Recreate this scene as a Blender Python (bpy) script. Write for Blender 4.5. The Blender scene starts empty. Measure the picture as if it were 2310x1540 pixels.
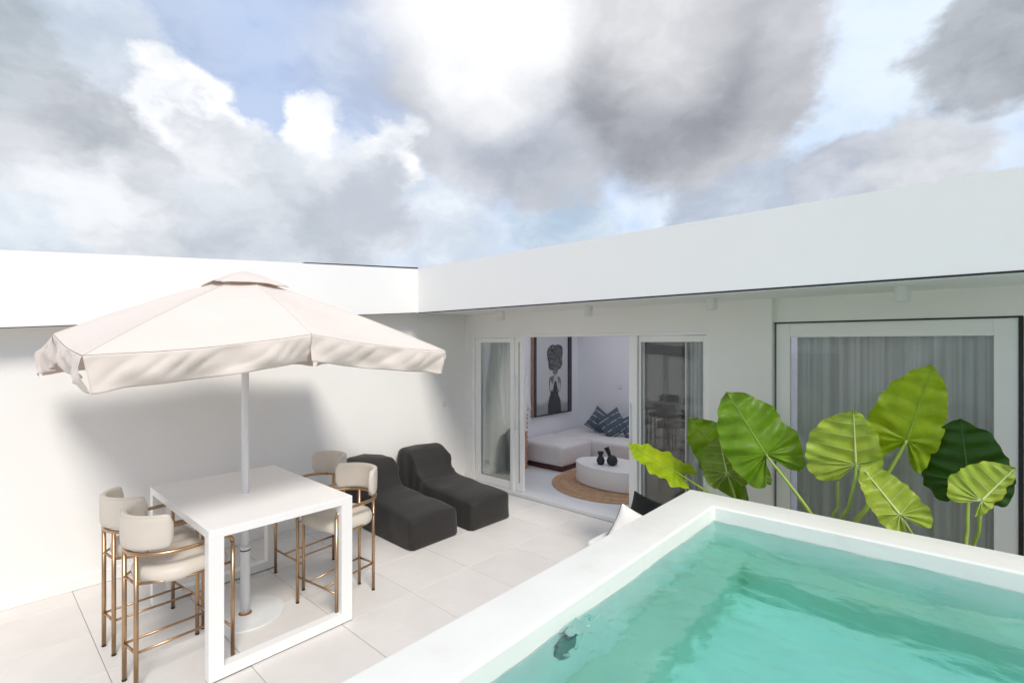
import bpy, bmesh, math, random
from mathutils import Vector, Matrix, noise
R = math.radians
random.seed(7)
SC = bpy.context.scene
COL = SC.collection

# ------------------------------------------------------------------ camera
F_PX = 1108.0; CXP, CYP = 1155.0, 777.0; CAM_H = 2.3
YAW = math.atan2(1108.0, 1235.0)                       # angle of the camera left of +Y
cam_d = bpy.data.cameras.new('camera'); cam = bpy.data.objects.new('camera', cam_d); COL.objects.link(cam)
cam_d.sensor_width = 36.0; cam_d.lens = 36.0 * F_PX / 2310.0
cam_d.shift_y = (CYP - 770.0) / 2310.0
cam_d.clip_start = 0.05; cam_d.clip_end = 3000
cam.location = (0, 0, CAM_H); cam.rotation_euler = (R(90), 0, YAW)
SC.camera = cam
RX, RY = math.cos(YAW), math.sin(YAW)                  # camera right in the ground plane
FX, FY = -math.sin(YAW), math.cos(YAW)                 # camera forward
def ray(px, py):
    a = (px - CXP) / F_PX
    return Vector((FX + a * RX, FY + a * RY, (CYP - py) / F_PX))
def at_y(px, py, y): v = ray(px, py); return Vector((0, 0, CAM_H)) + v * (y / v.y)
def at_x(px, py, x): v = ray(px, py); return Vector((0, 0, CAM_H)) + v * (x / v.x)
def at_z(px, py, z): v = ray(px, py); return Vector((0, 0, CAM_H)) + v * ((z - CAM_H) / v.z)

# ------------------------------------------------------------------ light
SUN_DIR = Vector((-0.50, 0.21, -0.55)).normalized()    # direction the light travels
sd = bpy.data.lights.new('sun', 'SUN'); sd.energy = 2.0; sd.angle = R(17); sd.color = (1.0, 0.94, 0.86)
sun = bpy.data.objects.new('sun', sd); COL.objects.link(sun)
sun.rotation_euler = SUN_DIR.to_track_quat('-Z', 'Y').to_euler()
sun.location = (6, -4, 12)

SC.view_settings.view_transform = 'Standard'; SC.view_settings.look = 'None'
SC.view_settings.gamma = 1.0; SC.view_settings.use_curve_mapping = False
SC.view_settings.exposure = 0.52
SC.render.engine = 'CYCLES'
cy = SC.cycles
cy.use_denoising = True
cy.max_bounces = 14; cy.diffuse_bounces = 10; cy.glossy_bounces = 6; cy.transmission_bounces = 10; cy.transparent_max_bounces = 16
cy.caustics_refractive = True; cy.caustics_reflective = False
cy.sample_clamp_indirect = 6.0

class NT:
    """small helper to write node trees"""
    def __init__(s, tree): s.t = tree; s.n = tree.nodes; s.l = tree.links
    def node(s, typ, **kw):
        n = s.n.new(typ)
        for k, v in kw.items(): setattr(n, k, v)
        return n
    def link(s, a, b): s.l.new(a, b)
    def put(s, sock, v):
        if isinstance(v, bpy.types.NodeSocket): s.l.new(v, sock)
        elif v is not None: sock.default_value = v
    def math(s, op, a, b=None, c=None, clamp=False):
        n = s.node('ShaderNodeMath', operation=op, use_clamp=clamp)
        s.put(n.inputs[0], a); s.put(n.inputs[1], b); s.put(n.inputs[2], c)
        return n.outputs[0]
    def vmath(s, op, a, b=None, c=None, scale=None):
        n = s.node('ShaderNodeVectorMath', operation=op)
        s.put(n.inputs[0], a); s.put(n.inputs[1], b); s.put(n.inputs[2], c)
        if scale is not None: s.put(n.inputs['Scale'], scale)
        return n.outputs['Value'] if op in ('DOT_PRODUCT', 'LENGTH', 'DISTANCE') else n.outputs[0]
    def noise(s, vec, scale, detail=4, rough=0.5, dist=0.0, col=False):
        n = s.node('ShaderNodeTexNoise'); s.put(n.inputs['Vector'], vec)
        n.inputs['Scale'].default_value = scale; n.inputs['Detail'].default_value = detail
        n.inputs['Roughness'].default_value = rough; n.inputs['Distortion'].default_value = dist
        return n.outputs['Color'] if col else n.outputs['Fac']
    def maprange(s, v, a, b, c=0.0, d=1.0, smooth=True):
        n = s.node('ShaderNodeMapRange', interpolation_type='SMOOTHSTEP' if smooth else 'LINEAR')
        s.put(n.inputs[0], v); s.put(n.inputs[1], a); s.put(n.inputs[2], b); s.put(n.inputs[3], c); s.put(n.inputs[4], d)
        return n.outputs[0]
    def mix(s, fac, a, b, blend='MIX'):
        n = s.node('ShaderNodeMix', data_type='RGBA', blend_type=blend)
        s.put(n.inputs[0], fac); s.put(n.inputs[6], a); s.put(n.inputs[7], b)
        return n.outputs[2]

def rgba(c): return (c[0], c[1], c[2], 1.0)
def srgb(r, g, b):
    f = lambda v: (v / 255 / 12.92) if v <= 10 else ((v / 255 + 0.055) / 1.055) ** 2.4
    return (f(r), f(g), f(b))

# ------------------------------------------------------------------ world: clear sky with cloud banks
world = bpy.data.worlds.new('World'); SC.world = world; world.use_nodes = True
w = NT(world.node_tree); w.n.clear()
sky = w.node('ShaderNodeTexSky', sky_type='NISHITA', sun_disc=False)
sky.sun_elevation = math.asin(-SUN_DIR.z); sky.sun_rotation = math.atan2(-SUN_DIR.x, -SUN_DIR.y)
sky.air_density = 1.0; sky.dust_density = 0.6; sky.ozone_density = 1.5
tc = w.node('ShaderNodeTexCoord').outputs['Generated']
dirn = w.vmath('NORMALIZE', tc)
skyc = w.mix(1.0, sky.outputs[0], (0.10, 0.10, 0.10, 1), 'MULTIPLY')
# veil of thin high cloud over the blue
dm_ = w.node('ShaderNodeMapping'); dm_.inputs['Scale'].default_value = (1, 1, 1.55); w.link(dirn, dm_.inputs[0]); dm = dm_.outputs[0]
C1 = w.vmath('SUBTRACT', w.noise(dm, 2.5, 1.5, 0.5, col=True), (0.5, 0.5, 0.5))
C2 = w.vmath('SUBTRACT', w.noise(dm, 8.5, 6, 0.60, col=True), (0.5, 0.5, 0.5))
def warped(a, b): return w.vmath('NORMALIZE', w.vmath('ADD', dirn, w.vmath('ADD', w.vmath('SCALE', C1, scale=a), w.vmath('SCALE', C2, scale=b))))
warp = warped(.14, .17)          # billowing edges
warp_s = warped(.22, .05)        # soft edges
billow = w.noise(w.vmath('ADD', dm, w.vmath('SCALE', C2, scale=.10)), 6.5, 5, 0.55)
sep = w.node('ShaderNodeSeparateXYZ'); w.link(C1, sep.inputs[0])
broad = w.math('ADD', sep.outputs[0], .5)
detail_n = w.math('ADD', w.math('MULTIPLY', billow, .62), w.math('MULTIPLY', broad, .38))
blue = w.mix(0.5, skyc, rgba(srgb(166, 186, 222)))
pale = w.mix(w.maprange(detail_n, .38, .62), rgba(srgb(202, 208, 217)), rgba(srgb(228, 232, 238)))
sky_col = w.mix(w.math('MULTIPLY', w.maprange(broad, .34, .62), 0.85), blue, pale)
def bank(px, py, r0, r1, dark, light, alpha=1.0, soft=False, lo=.36, hi=.64):
    """one cloud bank: direction of its middle, inner and outer radius in degrees, shaded and lit tone"""
    global sky_col
    d = w.vmath('DOT_PRODUCT', warp_s if soft else warp, tuple(ray(px, py).normalized()))
    m = w.maprange(d, math.cos(R(r1)), math.cos(R(r0)), 0, alpha)
    tone = w.mix(w.maprange(detail_n, lo, hi), rgba(srgb(*dark)), rgba(srgb(*light)))
    sky_col = w.mix(m, sky_col, tone)
bank(560, 180, 11, 21, (158, 177, 214), (182, 198, 226), 1, True)          # open blue above the left clouds
bank(1960, 240, 8, 17, (192, 211, 235), (218, 230, 244), 1, True)
bank(1350, 420, 7, 17, (190, 208, 236), (224, 234, 246), .95, True)
bank(950, 540, 3, 12, (196, 206, 218), (234, 239, 245), .8, True)
# left banks
bank(110, 20, 5, 13, (160, 178, 206), (188, 200, 220), .8, True)
bank(40, 340, 10, 13.5, (160, 171, 180), (198, 205, 212), 1)
bank(330, 440, 8.5, 12, (166, 172, 180), (208, 211, 217), 1)
bank(620, 520, 7.5, 10.5, (178, 185, 195), (212, 217, 224), 1)
bank(240, 130, 2.2, 4.8, (184, 196, 212), (220, 227, 236), .85)
bank(405, 235, 2.6, 4.6, (206, 211, 219), (246, 247, 250), 1, False, .36, .54)
bank(480, 320, 2.4, 4.6, (178, 184, 192), (226, 229, 234), .9)
bank(230, 530, 4, 8, (192, 197, 204), (234, 236, 240), .9)
bank(20, 545, 2, 6, (170, 186, 202), (216, 225, 233), .8)
bank(685, 290, 2.2, 4.0, (196, 206, 224), (240, 243, 248), 1, False, .36, .54)
bank(885, 375, 2.4, 4.2, (208, 212, 220), (250, 251, 252), 1, False, .36, .54)
bank(800, 450, 4, 6.5, (184, 190, 200), (224, 228, 234), .95)
bank(990, 510, 2, 5, (196, 206, 218), (236, 241, 246), .85)
# horizon bank on the right
bank(1700, 540, 7.5, 10, (164, 175, 192), (200, 209, 221), 1)
bank(1960, 440, 5, 7, (170, 177, 190), (206, 211, 220), 1)
bank(2080, 380, 3.0, 5, (176, 180, 188), (214, 217, 223), 1)
bank(1260, 540, 4, 7.5, (166, 184, 204), (206, 219, 230), .9)
# the great cloud overhead
bank(900, 120, 4, 12, (176, 186, 206), (210, 217, 228), .85, True)
bank(1180, 140, 13, 16, (178, 183, 192), (206, 209, 216), 1)
bank(1570, 120, 11, 13.5, (168, 171, 178), (196, 198, 204), 1)
bank(1480, 230, 5, 10, (132, 135, 144), (160, 163, 171), .85, True)
bank(1140, 270, 3, 9, (150, 157, 171), (178, 184, 196), .75, True)
bank(1070, 30, 7, 14, (232, 233, 236), (252, 252, 252), .95, True)
bank(1480, 30, 3, 10, (206, 208, 212), (232, 233, 236), .75, True)
bank(2340, 90, 4.5, 7, (134, 140, 149), (178, 183, 190), 1)
world.cycles.sampling_method = 'MANUAL'; world.cycles.sample_map_resolution = 256
bg = w.node('ShaderNodeBackground'); bg.inputs[1].default_value = 0.83
out = w.node('ShaderNodeOutputWorld')
w.link(sky_col, bg.inputs[0]); w.link(bg.outputs[0], out.inputs[0])

# ------------------------------------------------------------------ materials
MATS = {}
def mat(name, color, rough=0.6, var=0.0, vscale=3.0, bump=0.0, bscale=60.0, metallic=0.0, rand=0.0, spec=0.5, sheen=0.0, translucent=0.0, stain=None, coat=0.0):
    m = bpy.data.materials.new(name); m.use_nodes = True
    t = NT(m.node_tree); b = t.n['Principled BSDF']
    geo = t.node('ShaderNodeTexCoord').outputs['Object']
    col = rgba(color)
    if var or rand or stain:
        n1 = t.noise(geo, vscale, 6, 0.6)
        f = t.maprange(n1, 0.3, 0.7, 1.0 - var, 1.0 + var, False)
        if rand:
            oi = t.node('ShaderNodeObjectInfo').outputs['Random']
            f = t.math('ADD', f, t.maprange(oi, 0, 1, -rand, rand, False))
        col = t.vmath('SCALE', tuple(color), scale=f)
        if stain:
            sc, scale, lo, hi, amt = stain
            col = t.mix(t.math('MULTIPLY', t.maprange(t.noise(geo, scale, 8, 0.65, 0.4), lo, hi), amt), col, rgba(sc))
    t.put(b.inputs['Base Color'], col)
    b.inputs['Roughness'].default_value = rough; b.inputs['Metallic'].default_value = metallic
    b.inputs['Specular IOR Level'].default_value = spec
    if sheen: b.inputs['Sheen Weight'].default_value = sheen
    if coat: b.inputs['Coat Weight'].default_value = coat
    if bump:
        bn = t.node('ShaderNodeBump'); bn.inputs['Strength'].default_value = bump; bn.inputs['Distance'].default_value = 0.01
        t.link(t.noise(geo, bscale, 5, 0.6), bn.inputs['Height']); t.link(bn.outputs[0], b.inputs['Normal'])
    if translucent:
        tr = t.node('ShaderNodeBsdfTranslucent'); t.put(tr.inputs[0], col)
        mx = t.node('ShaderNodeMixShader'); mx.inputs[0].default_value = translucent
        o = t.n['Material Output']
        t.link(b.outputs[0], mx.inputs[1]); t.link(tr.outputs[0], mx.inputs[2]); t.link(mx.outputs[0], o.inputs[0])
    MATS[name] = m
    return m

mat('plaster', (.85, .838, .812), .75, .018, .9, .12, 28, stain=((.76, .755, .73), 1.3, .50, .85, .35))
mat('plaster_fascia', (.85, .847, .835), .7, .012, .8, .06, 20)
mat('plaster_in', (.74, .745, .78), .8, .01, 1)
mat('soffit', (.78, .775, .76), .8, .015, 2)
mat('black_trim', (.012, .012, .012), .5)
mat('tile', (.70, .672, .645), .42, .05, 2.3, .05, 50, rand=.022, stain=((.60, .575, .55), 3.5, .52, .8, .45))
mat('grout', (.30, .28, .265), .9, .2, 12, stain=((.06, .055, .05), 1.1, .55, .75, .8))
mat('screed', (.74, .75, .76), .45, .03, 2)
mat('ground', (.22, .24, .17), .95, .3, .3)
mat('table_white', (.86, .855, .84), .32, .015, 3, .02, 90, stain=((.72, .70, .66), 4, .58, .85, .3))
mat('umbrella_cloth', (.80, .715, .65), .85, .03, 2.5, .10, 260, translucent=.12, sheen=.2, stain=((.70, .63, .58), 3, .55, .85, .4))
mat('pole_white', (.80, .81, .83), .4, .02, 8)
mat('base_white', (.72, .735, .73), .55, .05, 9, .05, 60)
mat('rust', (.27, .10, .03), .9, .4, 30)
mat('brass', (.50, .335, .20), .33, .08, 14, metallic=1.0)
mat('cap_black', (.015, .015, .015), .6)
mat('leatherette', (.62, .565, .49), .5, .03, 8, .06, 180)
mat('beanbag', (.021, .019, .0175), .72, .12, 4, .12, 300, sheen=.12, spec=.35)
mat('frame_white', (.86, .86, .84), .4, .015, 5)
mat('frame_grey', (.66, .67, .66), .45)
mat('handle_white', (.85, .85, .84), .3)
def curtain_mat(name, c0, c1, scale, tr):
    """woven cloth; its vertical stripes also paint in light and shade of the folds"""
    m = mat(name, c0, .9, translucent=tr); t = NT(m.node_tree); b = t.n['Principled BSDF']
    tcn = t.node('ShaderNodeTexCoord').outputs['Object']; sp = t.node('ShaderNodeSeparateXYZ'); t.link(tcn, sp.inputs[0])
    cb = t.node('ShaderNodeCombineXYZ'); t.link(sp.outputs[0], cb.inputs[0])
    f = t.maprange(t.noise(cb.outputs[0], scale, 3, .7), .38, .62)
    t.put(b.inputs['Base Color'], t.mix(f, rgba(c0), rgba(c1)))
curtain_mat('curtain_sheer', (.62, .66, .645), (.92, .94, .93), 45, .15)
curtain_mat('curtain_grey', (.72, .72, .73), (.94, .94, .94), 9, .10)
mat('sofa_fabric', (.70, .665, .66), .95, .03, 5, .15, 220, sheen=.2)
mat('plinth_wood', (.10, .030, .026), .4, .2, 8)
mat('jute', (.47, .29, .17), .95, .18, 12, .6, 60)
mat('vase_black', (.013, .014, .018), .45, .1, 10, .1, 60)
mat('rattan', (.52, .26, .17), .7, .2, 15)
mat('shade_white', (.85, .85, .86), .8, translucent=.35)
mat('print_dark', (.035, .035, .038), .5, .5, 30)
mat('print_skin', (.16, .155, .155), .5, .35, 14)
mat('print_cloth', (.045, .045, .05), .5, .4, 12)
mat('print_light', (.42, .42, .43), .5, .1, 10)
mat('frame_dark', (.05, .05, .055), .35, .3, 9, .2, 40, metallic=.3)
mat('frame_side', (.40, .23, .17), .6, .1, 9)
mat('switch_white', (.74, .74, .73), .4)
mat('pool_plaster', (.80, .80, .76), .55, .03, 2.2, .10, 35, stain=((.66, .635, .56), 1.6, .50, .78, .45))
mat('pool_inside', (.72, .90, .86), .6, .06, 3, .05, 30, stain=((.60, .82, .77), 2.2, .48, .75, .6))
mat('pool_bench', (.46, .68, .57), .6, .08, 3, stain=((.38, .58, .48), 2.0, .45, .75, .6))
mat('steel', (.30, .31, .32), .25, .1, 20, metallic=1.0)
mat('bed_bounce', (.58, .56, .53), .95, .3, 30, .8, 40)
mat('piping', (.10, .06, .055), .7)
mat('cushion_white', (.80, .79, .78), .9, .03, 8, .1, 150)
mat('cushion_black', (.028, .028, .030), .85, .15, 8, .1, 150)
mat('skylight', (.95, .95, .96), .6, translucent=.95)
mat('lamp_fitting', (.74, .74, .72), .5)

def leaf_mat(name, top, under, vein):
    m = bpy.data.materials.new(name); m.use_nodes = True; t = NT(m.node_tree); b = t.n['Principled BSDF']
    tcn = t.node('ShaderNodeTexCoord').outputs['Object']
    g = t.node('ShaderNodeNewGeometry').outputs['Backfacing']
    f = t.maprange(t.noise(tcn, 7, 5, .6), .3, .7, .78, 1.22, False)
    c = t.vmath('SCALE', t.mix(g, rgba(top), rgba(under)), scale=f)
    patch = t.maprange(t.noise(tcn, 3.0, 3, .5), .5, .75, 0, .45)
    c = t.mix(patch, c, rgba((top[0] * 1.5, top[1] * 1.15, top[2])))
    t.put(b.inputs['Base Color'], c)
    b.inputs['Roughness'].default_value = .38; b.inputs['Specular IOR Level'].default_value = .4
    bn = t.node('ShaderNodeBump'); bn.inputs['Strength'].default_value = .25; bn.inputs['Distance'].default_value = .01
    t.link(t.noise(tcn, 40, 4, .6), bn.inputs['Height']); t.link(bn.outputs[0], b.inputs['Normal'])
    tr = t.node('ShaderNodeBsdfTranslucent'); t.put(tr.inputs[0], t.mix(1.0, c, (1.25, 1.15, .45, 1), 'MULTIPLY'))
    mx = t.node('ShaderNodeMixShader'); mx.inputs[0].default_value = .38
    t.link(b.outputs[0], mx.inputs[1]); t.link(tr.outputs[0], mx.inputs[2]); t.link(mx.outputs[0], t.n['Material Output'].inputs[0])
    MATS[name] = m
leaf_mat('leaf_bright', (.33, .47, .010), (.38, .50, .06), None)
leaf_mat('leaf_mid', (.15, .29, .010), (.22, .33, .045), None)
leaf_mat('leaf_dark', (.030, .095, .008), (.06, .14, .03), None)
mat('vein_pale', (.55, .64, .26), .5, .1, 10)
mat('vein_green', (.25, .40, .05), .5, .1, 10)
mat('vein_dark', (.05, .13, .03), .5, .1, 10)
mat('stalk', (.30, .42, .07), .4, .12, 9)
mat('stalk_dark', (.14, .24, .03), .4, .12, 9)

def glass_mat(name, tint, ior=1.5, gain=1.0):
    """window pane: clear or tinted sheet with a mirror-like surface"""
    m = bpy.data.materials.new(name); m.use_nodes = True; t = NT(m.node_tree); t.n.clear()
    tr = t.node('ShaderNodeBsdfTransparent'); tr.inputs[0].default_value = rgba(tint)
    gl = t.node('ShaderNodeBsdfGlossy'); gl.inputs['Roughness'].default_value = 0.0; gl.inputs[0].default_value = (.95, .97, .96, 1)
    fr = t.node('ShaderNodeFresnel'); fr.inputs[0].default_value = ior
    f = t.math('MULTIPLY', fr.outputs[0], gain, clamp=True)
    mx = t.node('ShaderNodeMixShader'); t.link(f, mx.inputs[0]); t.link(tr.outputs[0], mx.inputs[1]); t.link(gl.outputs[0], mx.inputs[2])
    o = t.node('ShaderNodeOutputMaterial'); t.link(mx.outputs[0], o.inputs[0]); MATS[name] = m
glass_mat('glass', (.985, .995, .99), 1.45, .8)
glass_mat('glass_dimmer', (.30, .31, .31), 1.5, 1.2)
glass_mat('glass_dark', (.10, .10, .10), 1.5, 1.0)

def water_mat():
    m = bpy.data.materials.new('pool_water'); m.use_nodes = True; t = NT(m.node_tree); t.n.clear()
    g = t.node('ShaderNodeBsdfGlass'); g.inputs['IOR'].default_value = 1.333; g.inputs['Roughness'].default_value = 0.0
    bn = t.node('ShaderNodeBump'); bn.inputs['Strength'].default_value = .22; bn.inputs['Distance'].default_value = .02
    tcn = t.node('ShaderNodeTexCoord').outputs['Object']
    mp = t.node('ShaderNodeMapping'); mp.inputs['Scale'].default_value = (1.0, 2.0, 1.0); mp.inputs['Rotation'].default_value = (0, 0, R(25)); t.link(tcn, mp.inputs[0])
    t.link(t.noise(mp.outputs[0], 9, 6, .6, .8), bn.inputs['Height']); t.link(bn.outputs[0], g.inputs['Normal'])
    va = t.node('ShaderNodeVolumeAbsorption'); va.inputs[0].default_value = (.16, .90, .84, 1); va.inputs[1].default_value = .48
    o = t.node('ShaderNodeOutputMaterial'); t.link(g.outputs[0], o.inputs[0]); t.link(va.outputs[0], o.inputs[1]); MATS['water'] = m
water_mat()

# ------------------------------------------------------------------ mesh helpers
def obj(name, me_or_bm, material, parent=None, smooth=False, loc=None):
    if isinstance(me_or_bm, bmesh.types.BMesh):
        me = bpy.data.meshes.new(name); me_or_bm.to_mesh(me); me_or_bm.free()
    else: me = me_or_bm
    o = bpy.data.objects.new(name, me); COL.objects.link(o)
    if material: me.materials.append(MATS[material])
    if smooth:
        for p in me.polygons: p.use_smooth = True
    if parent: o.parent = parent
    if loc: o.location = loc
    return o
def tag(o, label, cat, group=None):
    o['label'] = label; o['category'] = cat
    if group: o['group'] = group
    return o
def thing(name, label, cat, loc=(0, 0, 0), rz=0.0, group=None):
    o = bpy.data.objects.new(name, None); COL.objects.link(o); o.location = loc; o.rotation_euler = (0, 0, rz)
    o.empty_display_size = .1
    return tag(o, label, cat, group)
def struct(o): o['kind'] = 'structure'; return o
def copy_tree(o, parent=None):
    c = o.copy(); COL.objects.link(c); c.parent = parent
    for ch in list(o.children): copy_tree(ch, c)
    return c
def bm_box(x0, x1, y0, y1, z0, z1, bevel=0.0, seg=2):
    bm = bmesh.new()
    vs = [bm.verts.new(p) for p in ((x0,y0,z0),(x1,y0,z0),(x1,y1,z0),(x0,y1,z0),(x0,y0,z1),(x1,y0,z1),(x1,y1,z1),(x0,y1,z1))]
    for f in ((0,3,2,1),(4,5,6,7),(0,1,5,4),(1,2,6,5),(2,3,7,6),(3,0,4,7)): bm.faces.new([vs[i] for i in f])
    if bevel: bmesh.ops.bevel(bm, geom=list(bm.edges), offset=bevel, segments=seg, affect='EDGES', profile=.5)
    return bm
def box(name, x0, x1, y0, y1, z0, z1, m, parent=None, bevel=0.0, seg=2, smooth=False):
    return obj(name, bm_box(x0, x1, y0, y1, z0, z1, bevel, seg), m, parent, smooth)
def bm_merge(*bms):
    out = bmesh.new()
    for b in bms:
        me = bpy.data.meshes.new('tmp'); b.to_mesh(me); b.free(); out.from_mesh(me); bpy.data.meshes.remove(me)
    return out
def bm_prism(pts, a, b, axis='x'):
    """extrude a 2D outline between a and b along an axis"""
    bm = bmesh.new()
    def P(p, t): return {'x': (t, p[0], p[1]), 'y': (p[0], t, p[1]), 'z': (p[0], p[1], t)}[axis]
    A = [bm.verts.new(P(p, a)) for p in pts]; B = [bm.verts.new(P(p, b)) for p in pts]
    n = len(pts); bm.faces.new(A); bm.faces.new(B[::-1])
    for i in range(n): bm.faces.new((A[i], B[i], B[(i+1) % n], A[(i+1) % n]))
    bmesh.ops.recalc_face_normals(bm, faces=bm.faces)
    return bm
def bm_tube(path, rad, n=10, cap=True, closed=False):
    bm = bmesh.new(); P = [Vector(p) for p in path]; N = len(P); rings = []; up = None
    rr = rad if isinstance(rad, (list, tuple)) else [rad] * N
    for i in range(N):
        if closed: d = (P[(i+1) % N] - P[i-1]).normalized()
        else: d = (P[min(i+1, N-1)] - P[max(i-1, 0)]).normalized()
        if up is None: up = d.orthogonal().normalized()
        up = (up - d * up.dot(d)).normalized(); side = d.cross(up)
        rings.append([bm.verts.new(P[i] + (up * math.cos(2*math.pi*k/n) + side * math.sin(2*math.pi*k/n)) * rr[i]) for k in range(n)])
    for i in range(N if closed else N-1):
        a, b = rings[i], rings[(i+1) % N]
        for k in range(n): bm.faces.new((a[k], a[(k+1) % n], b[(k+1) % n], b[k]))
    if cap and not closed: bm.faces.new(rings[0][::-1]); bm.faces.new(rings[-1])
    bmesh.ops.recalc_face_normals(bm, faces=bm.faces)
    return bm
def bm_lathe(prof, n=32):
    bm = bmesh.new(); rings = []
    for r, z in prof: rings.append([bm.verts.new((r*math.cos(2*math.pi*k/n), r*math.sin(2*math.pi*k/n), z)) for k in range(n)])
    for a, b in zip(rings, rings[1:]):
        for k in range(n): bm.faces.new((a[k], a[(k+1) % n], b[(k+1) % n], b[k]))
    bm.faces.new(rings[0][::-1]); bm.faces.new(rings[-1])
    bmesh.ops.recalc_face_normals(bm, faces=bm.faces)
    return bm
def bm_grid(fn, nu, nv, thick=0.0):
    bm = bmesh.new()
    V = [[bm.verts.new(fn(i/nu, j/nv)) for j in range(nv+1)] for i in range(nu+1)]
    for i in range(nu):
        for j in range(nv): bm.faces.new((V[i][j], V[i+1][j], V[i+1][j+1], V[i][j+1]))
    if thick: bmesh.ops.recalc_face_normals(bm, faces=bm.faces); bmesh.ops.solidify(bm, geom=list(bm.faces), thickness=thick)
    return bm
def smoothstep(a, b, x):
    t = max(0., min(1., (x-a)/(b-a))); return t*t*(3-2*t)
def interp(tab, x):
    for (x0, y0), (x1, y1) in zip(tab, tab[1:]):
        if x <= x1: return y0 + (y1-y0) * smoothstep(x0, x1, x) if x > x0 else y0
    return tab[-1][1]
def lin(tab, x):
    for (x0, y0), (x1, y1) in zip(tab, tab[1:]):
        if x <= x1: return y0 + (y1-y0) * max(0, (x-x0)/(x1-x0))
    return tab[-1][1]

# ------------------------------------------------------------------ levels and planes of the place
LW = -6.13            # face of the long boundary wall (plane x)
RW = 5.64             # face of the villa wall (plane y)
LF, RF = -5.86, 4.455  # fascia planes
SOF, TOP = 2.77, 3.422
PX0, PY1, RIM, RIMW = -1.765, 4.37, 1.0, .325   # pool: outer left x, outer far y, rim height, rim width
WATER = .885

# ------------------------------------------------------------------ ground, terrace floor with its tiles
struct(box('ground', -400, 400, -400, 400, -.6, -.2, 'ground'))
fl = struct(box('terrace_floor', -6.2, 6, -5.5, 5.60, -.2, -.006, 'grout'))
def tile_mesh(w_, d_):
    bm = bm_box(-w_/2, w_/2, -d_/2, d_/2, -.03, 0, .002, 1); me = bpy.data.meshes.new('tile'); bm.to_mesh(me); bm.free(); me.materials.append(MATS['tile']); return me
TS = .7015; GAP = .0045; meshes = {}
xs = [-6.13] + [-5.832 + k*TS for k in range(17)]; ys = [-4.24 + .0 + k*TS for k in range(15)]
ys = [.672 + (k-7)*TS for k in range(15)]
ys = [y for y in ys if y < 5.5] + [5.60]
for i in range(len(xs)-1):
    for j in range(len(ys)-1):
        cx_, cy_ = (xs[i]+xs[i+1])/2, (ys[j]+ys[j+1])/2
        if cx_ > PX0 and cx_ < 2.6 and ys[j] > -.3: continue
        w_, d_ = round(xs[i+1]-xs[i]-GAP, 4), round(ys[j+1]-ys[j]-GAP, 4)
        if (w_, d_) not in meshes: meshes[(w_, d_)] = tile_mesh(w_, d_)
        t_ = bpy.data.objects.new('tile', meshes[(w_, d_)]); COL.objects.link(t_); t_.parent = fl
        t_.location = (cx_, cy_, random.uniform(-.0012, .0012)); t_.rotation_euler = (random.uniform(-.0012, .0012), random.uniform(-.0012, .0012), 0)

# ------------------------------------------------------------------ boundary wall on the left
bw = thing('boundary_wall', 'long white plastered boundary wall with sloping fascia behind the parasol', 'wall', (LW, 0, 0))
def lz(y): return 2.439 + (y - .193) * .0777          # underside of the sloping fascia
def P(o): return o.location
Y0, Y1 = -5.2, 5.64
def bmx(bm, t):                                       # shift a mesh built in world space into a parent at t
    bmesh.ops.translate(bm, verts=bm.verts, vec=-Vector(t)); return bm
obj('wall', bmx(bm_prism([(Y0, -.1), (Y1+.25, -.1), (Y1+.25, lz(Y1)+.03), (Y0, lz(Y0)+.03)], LW-.22, LW), (LW, 0, 0)), 'plaster', bw)
obj('fascia', bmx(bm_prism([(Y0, lz(Y0)), (RF, lz(RF)), (RF, lz(RF)+.645), (2.2, lz(2.2)+.652), (Y0, lz(Y0)+.62)], LF-.10, LF), (LW, 0, 0)), 'plaster_fascia', bw)
obj('soffit', bmx(bm_prism([(Y0, lz(Y0)+.03), (RF, lz(RF)+.03), (RF, lz(RF)+.08), (Y0, lz(Y0)+.08)], LW-.22, LF-.10), (LW, 0, 0)), 'soffit', bw)
obj('drip_edge', bmx(bm_prism([(Y0, lz(Y0)-.006), (RF-.02, lz(RF)-.006), (RF-.02, lz(RF)+.0), (Y0, lz(Y0)+.0)], LF-.09, LF+.004), (LW, 0, 0)), 'black_trim', bw)
obj('coping', bmx(bm_prism([(2.75, lz(2.75)+.653), (RF, lz(RF)+.646), (RF, lz(RF)+.662), (2.75, lz(2.75)+.660)], LF-.30, LF+.006), (LW, 0, 0)), 'black_trim', bw)
obj('roof', bmx(bm_prism([(Y0, lz(Y0)+.55), (RF, lz(RF)+.58), (RF, lz(RF)+.60), (Y0, lz(Y0)+.57)], LW-1.2, LF-.10), (LW, 0, 0)), 'soffit', bw)
obj('baseboard', bmx(bm_box(LW, LW+.018, Y0, RW-.02, 0.001, .115, .004, 2), (LW, 0, 0)), 'plaster', bw)

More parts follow.
